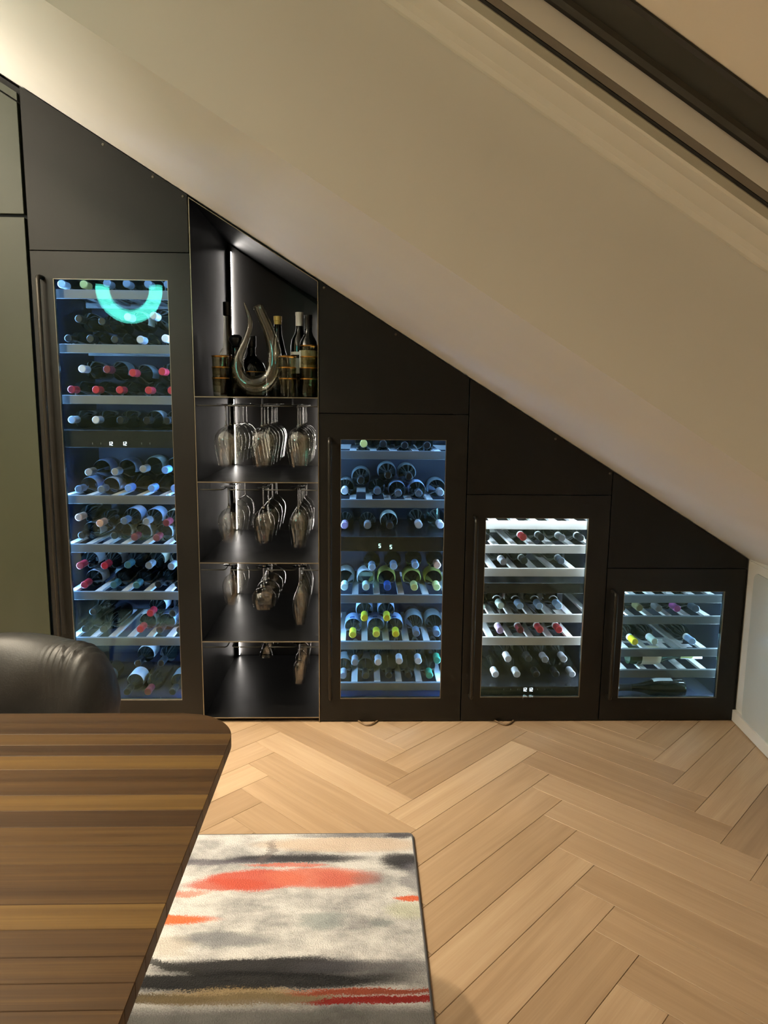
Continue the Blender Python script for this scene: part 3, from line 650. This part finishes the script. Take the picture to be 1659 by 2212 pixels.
# stemware hanging upside down: (profile of bowl from stem joint to rim, stem length, foot radius)
def glass_meshes(name, H, stem, foot, bowl, n=28):
    # local z: 0 at foot, negative downwards
    ft = MB().lathe([(.0001, -.0035), (.006, -.0040), (foot*.6, -.0022), (foot, -.0008), (foot, .0), (.0001, .0002)], n).mesh('foot', M['stem'], smooth=60)
    sm = MB().lathe([(.0001, -.003), (.0052, -.0036), (.0033, -.012), (.0030, -stem*.5), (.0034, -stem+.008), (.0062, -stem), (.0001, -stem-.003)], 14).mesh('stem', M['stem'], smooth=60)
    bw = MB().lathe([(.0001, -stem-.001)]+[(r, -stem-h*(H-stem)) for h, r in bowl], n).mesh('bowl', M['thin'], smooth=60)
    return ft, sm, bw
TYPES = {
 'bordeaux': ('large red wine glass', .252, .088, .036, [(.03, .012), (.10, .030), (.22, .044), (.38, .050), (.55, .048), (.75, .042), (1, .034)]),
 'burgundy': ('large round wine glass', .252, .088, .036, [(.03, .014), (.10, .034), (.22, .047), (.36, .0515), (.52, .049), (.75, .042), (1, .036)]),
 'white': ('white wine glass', .232, .088, .034, [(.03, .010), (.12, .028), (.26, .041), (.42, .046), (.60, .043), (.80, .037), (1, .030)]),
 'slim': ('slim white wine glass', .250, .090, .033, [(.03, .009), (.12, .024), (.28, .036), (.42, .040), (.60, .037), (.80, .032), (1, .028)]),
 'port': ('small stemmed port glass', .170, .040, .030, [(.03, .010), (.12, .025), (.28, .035), (.42, .038), (.60, .036), (.80, .031), (1, .026)]),
 'coupe': ('shallow champagne coupe', .178, .088, .033, [(.04, .012), (.14, .032), (.32, .046), (.52, .051), (.74, .050), (1, .044)]),
 'flute': ('tall tulip champagne flute', .252, .084, .030, [(.03, .006), (.14, .014), (.32, .026), (.50, .031), (.68, .029), (.85, .025), (1, .021)]),
 'cordial': ('tiny cordial glass', .078, .018, .022, [(.05, .008), (.2, .014), (.45, .020), (.75, .026), (1, .0275)]),
 'grappa': ('small tulip grappa glass', .180, .078, .028, [(.04, .010), (.16, .022), (.34, .0275), (.55, .026), (.80, .023), (1, .025)])}
TM = {k: glass_meshes(k, *v[1:]) for k, v in TYPES.items()}
HANG = [(0, 0, 'bordeaux', 6, .055, .104), (0, 1, 'burgundy', 6, .055, .107), (0, 2, 'bordeaux', 5, .055, .106),
        (1, 0, 'white', 4, .075, .130), (1, 1, 'white', 4, .060, .150), (1, 2, 'slim', 5, .060, .100),
        (2, 0, 'port', 3, .080, .130), (2, 1, 'coupe', 4, .055, .130), (2, 2, 'flute', 6, .060, .088),
        (3, 1, 'cordial', 3, .10, .080), (3, 2, 'grappa', 4, .060, .110)]
LVN = ['top', 'second', 'third', 'lowest']; COLN = ['rail beside tallest fridge', 'middle rail', 'rail beside second tallest fridge']
for lv, ci, ty, cnt, y0, dy in HANG:
    for k in range(cnt):
        full = f'{TYPES[ty][0]}, {LVN[lv]} rack, {COLN[ci]}, {"first" if k == 0 else ORD[k+1]} from the niche opening'
        g_ = thing('wine_glass', full, 'glass', (SLOT[ci]+random.uniform(-.003, .003), y0+dy*k+random.uniform(-.002, .002), RZ[lv]+.0066), f'glasses on the {LVN[lv]} rack, {COLN[ci]}', (0, 0, random.uniform(0, 6)))
        for nm_, me in zip(('foot', 'stem', 'bowl'), TM[ty]): link(nm_, me, g_)

# things standing on the top shelf
z1_ = SZ[0]+.0005
def standing(px, Y, H, prof, name, label, cat, mat, parts=(), n=24):
    p = at(px, 860, Y)
    b = MB().lathe([(r, h*H) for r, h in prof], n).build(name, mat, None, smooth=35); b.location = (p.x, Y, z1_); tag(b, label, cat)
    for pn, pp, pmat in parts:
        MB().lathe([(r, h*H) for r, h in pp], n).build(pn, pmat, b, smooth=35)
    return b
BDX = [(.0001, 0), (.035, 0), (.0375, .015), (.0375, .60), (.034, .68), (.020, .755), (.0155, .80), (.0150, .96), (.0160, .965), (.0160, .995), (.0001, .998)]
BGY = [(.0001, 0), (.038, 0), (.041, .015), (.041, .42), (.037, .52), (.025, .66), (.017, .78), (.015, .94), (.0165, .95), (.0165, .995), (.0001, .998)]
capb, gldc, wcap = plain('black_capsule', CAPC['black'], .34, metal=.15), plain('gold_capsule', CAPC['gold'], .3, metal=.7), plain('white_capsule', CAPC['white'], .4)
paper = plain('white_paper', LABC['white'], .6)
standing(648, .20, .350, BDX, 'wine_bottle', 'dark wine bottle with white capsule standing on the top niche shelf', 'bottle', gmat('dark'), (('capsule', [(.0156, .84), (.0158, .96), (.0168, .965), (.0168, 1.0), (.0001, 1.001)], wcap), ('label', [(.0380, .50), (.0380, .535)], paper), ('label', [(.0380, .28), (.0380, .46)], plain('grey_paper', LABC['grey'], .6))))
standing(667, .13, .332, BDX, 'wine_bottle', 'dark wine bottle with black capsule and white label standing on top niche shelf', 'bottle', gmat('dark'), (('capsule', [(.0156, .84), (.0158, .96), (.0168, .965), (.0168, 1.0), (.0001, 1.001)], capb), ('label', [(.0380, .36), (.0380, .57)], paper)))
standing(602, .22, .335, BGY, 'wine_bottle', 'dark bottle with gold foil top standing on the top niche shelf', 'bottle', gmat('dark'), (('capsule', [(.0158, .90), (.0160, .945), (.0175, .95), (.0175, 1.0), (.0001, 1.001)], gldc),))
standing(495, .30, .400, [(.0001, 0), (.036, 0), (.038, .02), (.038, .45), (.030, .50), (.0215, .52), (.0150, .86), (.0150, .90), (.0001, .90)], 'spirit_bottle', 'tall spirit bottle with clear long neck and dark cap on top niche shelf', 'bottle', M['smoke'], (('cap', [(.0165, .86), (.0180, .87), (.0180, 1.0), (.0001, 1.0)], capb), ('liquid', [(.0001, .01), (.0365, .02), (.0365, .44), (.0001, .45)], plain('amber_liquid', (.10, .022, .008), .15))))
standing(512, .20, .255, [(.0001, 0), (.040, 0), (.045, .03), (.044, .40), (.024, .56), (.017, .62), (.017, .80), (.021, .82), (.0001, .82)], 'spirit_decanter', 'dark carafe with faceted round stopper on the top niche shelf', 'carafe', gmat('dark'), (('stopper', [(.014, .80), (.018, .84), (.030, .91), (.030, .95), (.017, 1.0), (.0001, 1.0)], capb),), 12)
standing(545, .30, .262, [(.0001, 0), (.060, 0), (.066, .03), (.066, .42), (.055, .55), (.026, .64), (.018, .70), (.018, .82), (.0001, .82)], 'spirit_bottle', 'squat dark round bottle with black stopper and gold line on top niche shelf', 'bottle', gmat('dark'), (('stopper', [(.0185, .80), (.0215, .82), (.0215, .99), (.0001, 1.0)], capb), ('gold_line', [(.0664, .40), (.0664, .412)], M['gold'])))
# cut tumblers with gold rims, stacked
def tumbler():
    n = 20; m = MB(); b = 0
    prof = [(.0001, .0), (.026, .0), (.029, .004), (.0315, .030), (.0335, .056), (.0345, .075), (.0330, .075), (.0315, .056), (.0285, .018), (.0001, .015)]
    m.lathe(prof, n)
    vv = []
    for idx, (x, y, z) in enumerate(m.v):
        k = idx % n
        f_ = 1.0 + (.045 if k % 2 else -.02)*(1 if .004 <= z <= .05 and math.hypot(x, y) > .027 else 0); vv.append((x*f_, y*f_, z))
    m.v = vv
    rim = MB().lathe([(.0348, .0712), (.0351, .0720), (.0353, .0752), (.0328, .0752)], n)
    return m.mesh('tumbler', M['tumbler'], smooth=20), rim.mesh('gold_rim', M['gold'], smooth=35)
TB = tumbler()
for px, Y, cnt, lab in ((478, .09, 3, 'beside the tall spirit bottle'), (622, .06, 3, 'between decanter and wine bottles'), (671, .06, 4, 'beside the niche side panel')):
    p = at(px, 860, Y)
    for k in range(cnt):
        t_ = link('tumbler', TB[0], None, (min(p.x, NX1-.041), Y, z1_+.0435*k), (0, 0, random.uniform(0, 3)))
        tag(t_, f'cut glass tumbler with gold rim, stack {lab}, {["bottom", "second", "third", "topmost"][k] if not (k == cnt-1) else "topmost"} one', 'tumbler', 'stacked tumblers on the top niche shelf')
        link('gold_rim', TB[1], t_)
# swan decanter: a glass tube bent into a lyre
dpx = [(527, 648, 1), (531, 660, 3), (537, 676, 4.5), (540, 692, 5.5), (537, 712, 6.5), (529, 735, 8), (520, 755, 10), (514, 776, 12), (515, 797, 14), (524, 815, 17.5), (537, 826, 20.5), (552, 829, 21.5), (569, 824, 20.5), (583, 810, 18.5), (591, 792, 17), (593, 770, 15.5), (591, 748, 14), (585, 724, 12.5), (577, 702, 11.5), (568, 681, 10.8), (560, 663, 10.5), (557, 655, 11)]
def crs(P, sub=4):
    out = []
    for i in range(len(P)-1):
        a, b, c, d = P[max(i-1, 0)], P[i], P[i+1], P[min(i+2, len(P)-1)]
        for s in range(sub):
            t = s/sub
            out.append(tuple(.5*((2*b[j])+(-a[j]+c[j])*t+(2*a[j]-5*b[j]+4*c[j]-d[j])*t*t+(-a[j]+3*b[j]-3*c[j]+d[j])*t**3) for j in range(len(b))))
    out.append(P[-1]); return out
YD = .10; dc = []; dr_ = []
for x, y, r in crs(dpx):
    p = at(x, y, YD); dc.append(p); dr_.append(r*.00195)
zmin = min(p.z-r for p, r in zip(dc, dr_)); off = Vector((0, 0, z1_-zmin+.0015))
dec = MB().tube([p+off for p in dc], dr_, 24, caps=False).build('swan_decanter', M['smoke'], None, smooth=60)
tag(dec, 'lyre shaped clear glass wine decanter with curved spout on the top niche shelf', 'decanter')
inner = MB().tube([p+off for p in dc], [r*.93 for r in dr_], 24, caps=False).build('inner_wall', M['thin'], dec, smooth=60)

# ------------------------------------------------------------------ rug
RGX0, RGX1, RGY0, RGY1 = -2.1, .338, -2.62, -.815
def rug_mat():
    t = NT('abstract_rug_pile')
    g_ = t.n('NewGeometry').outputs['Position']
    warp = t.n('TexNoise', {'Vector': t.n('Mapping', {'Vector': g_, 'Scale': (3, 14, 1)}).outputs[0], 'Scale': 1.0, 'Detail': 5.0, 'Roughness': .6})
    fine = t.n('TexNoise', {'Vector': g_, 'Scale': 260.0, 'Detail': 2.0})
    wv = t.n('VectorMath', {0: warp.outputs['Color'], 1: (.5, .5, .5)}, operation='SUBTRACT').outputs[0]
    wv = t.n('VectorMath', {0: wv, 1: (.13, .055, 0)}, operation='MULTIPLY').outputs[0]
    fv = t.n('VectorMath', {0: t.n('VectorMath', {0: fine.outputs['Color'], 1: (.5, .5, .5)}, operation='SUBTRACT').outputs[0], 1: (.045, .022, 0)}, operation='MULTIPLY').outputs[0]
    P = t.n('VectorMath', {0: t.n('VectorMath', {0: g_, 1: wv}, operation='ADD').outputs[0], 1: fv}, operation='ADD').outputs[0]
    sx = t.n('SeparateXYZ', {0: P}); X, Y = sx.outputs[0], sx.outputs[1]
    def blob(cx, cy, rx, ry, soft=.6, tilt=0.0):
        dx = t.math('SUBTRACT', X, cx); dy = t.math('SUBTRACT', Y, cy)
        if tilt: dy = t.math('SUBTRACT', dy, t.math('MULTIPLY', dx, tilt))
        a = t.math('DIVIDE', dx, rx); b = t.math('DIVIDE', dy, ry)
        d = t.math('ADD', t.math('MULTIPLY', a, a), t.math('MULTIPLY', b, b))
        m = t.n('MapRange', {0: d, 1: 1+soft, 2: max(1-soft, 0.0), 3: 0.0, 4: 1.0}, interpolation_type='SMOOTHSTEP'); return m.outputs[0]
    cl = t.noise(t.n('Mapping', {'Vector': g_, 'Scale': (5, 8, 1)}).outputs[0], 1, 5, .65)
    col = t.ramp(cl, [(.30, (.17, .17, .18)), (.43, (.40, .40, .40)), (.57, (.66, .655, .645)), (.8, (.80, .79, .77))])
    def lay(m, c, k=1.0):
        nonlocal col
        col = t.mix(t.math('MULTIPLY', m, k) if k != 1 else m, col, c)
    lay(blob(.12, -.875, .25, .035), (.64, .50, .38), .8)
    lay(blob(.18, -.828, .2, .012), (.10, .10, .12), .6)
    lay(blob(.30, -.828, .05, .016), (.03, .03, .045), .8)
    lay(blob(-.02, -.943, .22, .020, .7), (.022, .022, .030), .96)
    lay(blob(-.26, -.952, .18, .012, .7), (.10, .09, .12), .7)
    lay(blob(-.1, -.915, .02, .05, .7, 2.0), (.12, .10, .10), .6)
    lay(blob(.305, -.955, .062, .040, .7), (.010, .010, .016), .95)
    lay(blob(.33, -1.04, .03, .07, .7), (.10, .10, .13), .6)
    lay(blob(-.21, -1.056, .10, .022, .5), (.52, .10, .06), .9)
    lay(blob(-.12, -1.035, .13, .044, .35), (.52, .085, .050), .95)
    lay(blob(.06, -1.030, .16, .044, .45), (.62, .16, .10), .92)
    lay(blob(.10, -1.035, .06, .035, .8), (.48, .09, .06), .6)
    lay(blob(-.03, -.972, .13, .008, .5), (.62, .10, .04), .7)
    lay(blob(.20, -1.035, .05, .025, .8), (.25, .13, .12), .6)
    lay(blob(-.31, -1.083, .06, .007, .6), (.58, .16, .08), .7)
    lay(blob(-.33, -1.186, .13, .016, .6), (.66, .12, .02), .95)
    lay(blob(.31, -1.120, .05, .011, .5), (.66, .10, .02), .95)
    lay(blob(.30, -1.165, .06, .03, .8), (.46, .48, .30), .5)
    lay(blob(.07, -1.20, .06, .03, .8), (.20, .25, .25), .6)
    lay(blob(.23, -1.21, .03, .014, .8), (.18, .22, .22), .6)
    lay(blob(-.17, -1.262, .10, .026, .8), (.13, .14, .16), .75)
    lay(blob(-.30, -1.28, .06, .03, .8), (.44, .38, .30), .5)
    lay(blob(-.06, -1.350, .26, .034, .5), (.010, .010, .013), .98)
    lay(blob(.20, -1.360, .18, .030, .8), (.05, .05, .06), .8)
    lay(blob(-.28, -1.345, .09, .010, .5, -.37), (.02, .02, .02), .9)
    lay(blob(-.12, -1.395, .42, .026, .5), (.008, .008, .010), .97)
    lay(blob(-.10, -1.432, .20, .016, .7), (.40, .27, .10), .8)
    lay(blob(.20, -1.424, .18, .008, .6), (.45, .10, .04), .85)
    lay(blob(.24, -1.449, .18, .011, .5), (.36, .02, .012), .95)
    lay(blob(-.05, -1.53, .6, .065, .5), (.10, .10, .095), .85)  # table shadow on the rug put into the pile colour as dark grey
    lay(blob(-.30, -1.44, .12, .012, .6), (.015, .015, .015), .9)
    lay(blob(-.12, -1.442, .26, .018, .6), (.19, .14, .07), .9)
    lay(blob(.22, -1.427, .20, .009, .5), (.28, .05, .02), .9)
    lay(blob(.24, -1.452, .20, .012, .4), (.26, .012, .008), .97)
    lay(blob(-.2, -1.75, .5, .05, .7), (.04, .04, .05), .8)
    lay(blob(-1.0, -1.2, .3, .05, .7), (.58, .115, .070), .8)
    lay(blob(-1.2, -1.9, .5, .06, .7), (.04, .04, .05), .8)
    col = t.mix(t.math('MULTIPLY', fine.outputs['Fac'], .05), col, (.40, .39, .38))
    return t.end(t.principled(Base_Color=col, Roughness=.95, Specular_IOR_Level=.1, Sheen_Weight=.06, Normal=t.bump(fine.outputs['Fac'], .8, .006)))
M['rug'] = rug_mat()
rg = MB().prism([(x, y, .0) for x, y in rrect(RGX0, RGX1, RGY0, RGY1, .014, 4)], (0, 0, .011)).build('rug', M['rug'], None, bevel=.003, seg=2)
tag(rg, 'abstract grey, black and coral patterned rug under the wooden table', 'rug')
ring = rrect(RGX0, RGX1, RGY0, RGY1, .014, 4); ring = [(x, y, .0055) for x, y in ring]; ring.append(ring[0])
MB().tube(ring, .0052, 8, caps=False).build('edge_binding', plain('grey_binding', (.10, .10, .11), .9, bump=.3, bscale=300), rg, smooth=60)

# ------------------------------------------------------------------ table
TX0, TX1, TYF, TYN, TZ, TT, RC = -2.25, -.065, -1.531, -2.52, .74, .022, .115
tb = thing('dining_table', 'dark oak plank dining table with rounded corners and steel legs', 'table', (-1.2, -2.0, 0))
def endx(y, s):
    d = max(0, RC-(TYF-y)); d2 = max(0, RC-(y-TYN)); d = max(d, d2)
    k = RC-math.sqrt(max(RC*RC-d*d, 0)); return (TX1-k) if s > 0 else (TX0+k)
cuts = [TYF, -1.622, -1.665, -1.705, -1.752, -1.832, -1.876, -1.918, -1.962, -2.004, -2.082, -2.125, -2.168, -2.205, -2.24, -2.30, -2.35, -2.41, -2.46, TYN]
TONE = [.22, .45, .16, .72, .36, .66, .26, .60, .48, .42, .78, .40, .46, .34, .50, .40, .6, .3, .5]
for (a, b), tone_ in zip(zip(cuts, cuts[1:]), TONE):
    n_ = 14 if (a > TYF-RC or b < TYN+RC) else 1
    ys = [a+(b-a)*k/n_ for k in range(n_+1)]
    gp = .00025; ys[0] -= gp if a != TYF else 0; ys[-1] += gp if b != TYN else 0
    loop = [(endx(y, 1)+1.2, y-(a+b)/2, 0) for y in ys] + [(endx(y, -1)+1.2, y-(a+b)/2, 0) for y in reversed(ys)]
    pk = MB().prism(loop, (0, 0, -TT)).build('plank', M['walnut'], tb, bevel=.0007, seg=1)
    pk.location = (0, (a+b)/2+2.0, TZ); pk.color = (tone_, tone_, tone_, 1)
u = MB(); loop = [(endx(y, 1)-.03, y, TZ-TT) for y in [TYF-.03-(TYF-TYN-.06)*k/20 for k in range(21)]]
loop += [(endx(y, -1)+.03, y, TZ-TT) for y in reversed([TYF-.03-(TYF-TYN-.06)*k/20 for k in range(21)])]
at_parent(u.prism(loop, (0, 0, -.012)).build('underframe', M['anthracite'], tb))
for lx in (-1.78, -.62):
    lg = MB().tube([(lx, -1.74, .035), (lx, -1.90, TZ-TT-.012), (lx, -2.15, TZ-TT-.012), (lx, -2.31, .035)], .022, 4)
    at_parent(lg.build('leg', M['anthracite'], tb))

# ------------------------------------------------------------------ chair behind the table
CHX, CHY = -.930, -.80
ch = thing('lounge_chair', 'black leather tub chair with thick rolled backrest tucked behind the table', 'chair', (CHX, CHY, 0))
def chair_roll():
    # thick padded roll bent gently round the sitter, closed by rounded, gathered ends
    P = [(.375*math.sin(t), -.12*(math.sin(t)**2)*1.2 + .02, 0) for t in [math.radians(-90+180*k/70) for k in range(71)]]
    # equal steps along the path
    Q = []; acc = [0]
    for a, b in zip(P, P[1:]): acc.append(acc[-1]+math.hypot(b[0]-a[0], b[1]-a[1]))
    NL, NS = 120, 44
    for i in range(NL+1):
        d = acc[-1]*i/NL; k = max(q for q in range(len(acc)) if acc[q] <= d+1e-9); k = min(k, len(P)-2)
        t = (d-acc[k])/max(acc[k+1]-acc[k], 1e-9); Q.append((P[k][0]+(P[k+1][0]-P[k][0])*t, P[k][1]+(P[k+1][1]-P[k][1])*t))
    m = MB(); L = NL+1
    for i, p in enumerate(Q):
        a, b = Q[max(i-1, 0)], Q[min(i+1, NL)]; tx, ty = b[0]-a[0], b[1]-a[1]; l = math.hypot(tx, ty); tx /= l; ty /= l
        nx_, ny_ = -ty, tx
        e_ = min(i, NL-i)/NL; q_ = min(1, e_/.17); endf = max(1-(1-q_)**2.4, 0)**.5*.97+.03
        hh, tt = .175*endf, .092*(endf**.8)
        fold = math.exp(-((e_-.14)/.075)**2)
        for k in range(NS):
            q = 2*math.pi*k/NS; c_, d_ = math.cos(q), math.sin(q)
            ox = math.copysign(abs(c_)**.80, c_)*tt; oz = math.copysign(abs(d_)**.80, d_)*hh
            w_ = fold*max(0, d_)**1.5*.006*math.sin(e_*NL*1.75+1.1*math.sin(k*.45)+.4*k*(1 if c_ > 0 else -1)*.3)
            w_ += .004*math.sin(i*.13+k*.5)*endf
            nl = math.hypot(c_, d_)
            m.v.append((p[0]+nx_*(ox+c_*w_), p[1]+ny_*(ox+c_*w_), .475+oz+d_*w_))
    for i in range(L-1):
        for k in range(NS): m.f.append((i*NS+k, i*NS+(k+1) % NS, (i+1)*NS+(k+1) % NS, (i+1)*NS+k))
    m.f.append(tuple(range(NS))); m.f.append(tuple((L-1)*NS+k for k in range(NS)))
    return m
chair_roll().build('backrest', M['leather'], ch, smooth=70)
st2 = MB(); st2.prism([(x, y-.06, .28) for x, y in rrect(-.21, .21, -.24, .20, .09, 8)], (0, 0, .10)); st2.build('seat', M['leather'], ch, smooth=50, bevel=.02, seg=3)
for sx_ in (-1, 1):
    for yy in (-.22, .10): MB().tube([(sx_*.16, yy, .29), (sx_*.20, yy*1.15, .0115 if yy < 0 else 0)], [.016, .010], 10).build('leg', M['anthracite'], ch, smooth=60)
    MB().tube([(sx_*.20, -.03, .32), (sx_*.21, -.02, .42)], .012, 8).build('back_support', M['anthracite'], ch, smooth=60)

# ------------------------------------------------------------------ lamps
def arc_lamp():
    cx, cy, cz = -1.335, -1.90, 2.045
    L = thing('pendant_lamp', 'U shaped glowing glass arc pendant lamp hanging above the dining table', 'lamp', (cx, cy, cz))
    em = NT('glowing_arc_glass')
    shade = em.math('MULTIPLY_ADD', em.noise(em.obj(), 6, 2), .3, .85)
    em_m = em.end(em.n('Emission', {0: (.22, 1.0, .86, 1), 1: em.math('MULTIPLY', shade, ARC_EMIT)}))
    m = MB(); N = 40; R0, R1, W = .208, .132, .030
    for k in range(N+1):
        a = math.radians(-186+192*k/N)
        for r, y in ((R0, -W), (R0-.008, W), (R1+.008, W), (R1, -W)): m.v.append((r*math.cos(a), y, r*math.sin(a)))
    for k in range(N):
        for j in range(4): m.f.append((k*4+j, k*4+(j+1) % 4, k*4+4+(j+1) % 4, k*4+4+j))
    m.f += [(0, 1, 2, 3), tuple(N*4+j for j in (3, 2, 1, 0))]
    m.build('arc_diffuser', em_m, L, smooth=50)
    for s in (-1, 1): MB().tube([(s*.178, 0, .015), (s*.178, 0, .09), (s*.06, 0, .40), (0, 0, ZTOP-cz-.62 if False else .50)], .004, 8).build('suspension', M['anthracite'], L, smooth=60)
    top = roofz(cx)-cz
    MB().tube([(0, 0, .50), (0, 0, top-.004)], .003, 8).build('cord', M['anthracite'], L)
arc_lamp()
for (x, y), pw, r, slope, aim, lab in DOWNLIGHTS:
    D = thing('ceiling_downlight', lab, 'lamp', (x, y, roofz(x)-.014 if slope else ZTOP-.012), None, (0, TH, 0) if slope else None)
    MB().lathe([(r, .012), (r+.004, 0), (r+.018, 0), (r+.018, .011), (r, .011)], 28).build('trim_ring', M['white'], D, smooth=40)
    MB().lathe([(.0001, .006), (r, .006)], 28).build('diffuser', emit('warm_diffuser', WARM, 12), D)
    ld = bpy.data.lights.new('downlight_beam', 'AREA'); ld.shape = 'DISK'; ld.size = r*2; ld.energy = pw; ld.color = WARM; ld.spread = math.radians(170)
    lo = bpy.data.objects.new('downlight_beam', ld); C.objects.link(lo); lo.parent = D; lo.location = (0, 0, -.002)
    if aim:
        v = Vector(aim)-D.location; ld.spread = math.radians(62)
        q = v.to_track_quat('-Z', 'Y').to_matrix(); lo.rotation_euler = (Matrix.Rotation(TH if slope else 0, 3, 'Y').inverted() @ q).to_euler()
# uplighter added out of view to brighten the sloping ceiling
U = thing('added_uplighter', 'added black floor uplighter out of view, brightening the sloping ceiling', 'lamp', (-2.75, -1.15, 0))
MB().lathe([(.0001, 0), (.14, 0), (.14, .012), (.02, .022), (.0001, .022)], 32).build('base', M['anthracite'], U, smooth=40)
MB().tube([(0, 0, .02), (0, 0, 1.78)], .011, 12).build('pole', M['anthracite'], U, smooth=60)
MB().lathe([(.0001, 1.76), (.03, 1.77), (.12, 1.82), (.15, 1.86), (.146, 1.86), (.11, 1.825), (.0001, 1.80)], 32).build('bowl', M['anthracite'], U, smooth=40)
MB().lathe([(.0001, 1.842), (.125, 1.842)], 32).build('diffuser', emit('added_uplight_diffuser', WARM, 8), U)
ld = bpy.data.lights.new('added_uplight_beam', 'AREA'); ld.shape = 'DISK'; ld.size = .24; ld.energy = ADDED_UPLIGHT; ld.color = (1.0, .92, .77)
lo = bpy.data.objects.new('added_uplight_beam', ld); C.objects.link(lo); lo.parent = U; lo.location = (0, 0, 1.85); lo.rotation_euler = (math.pi, 0, 0)
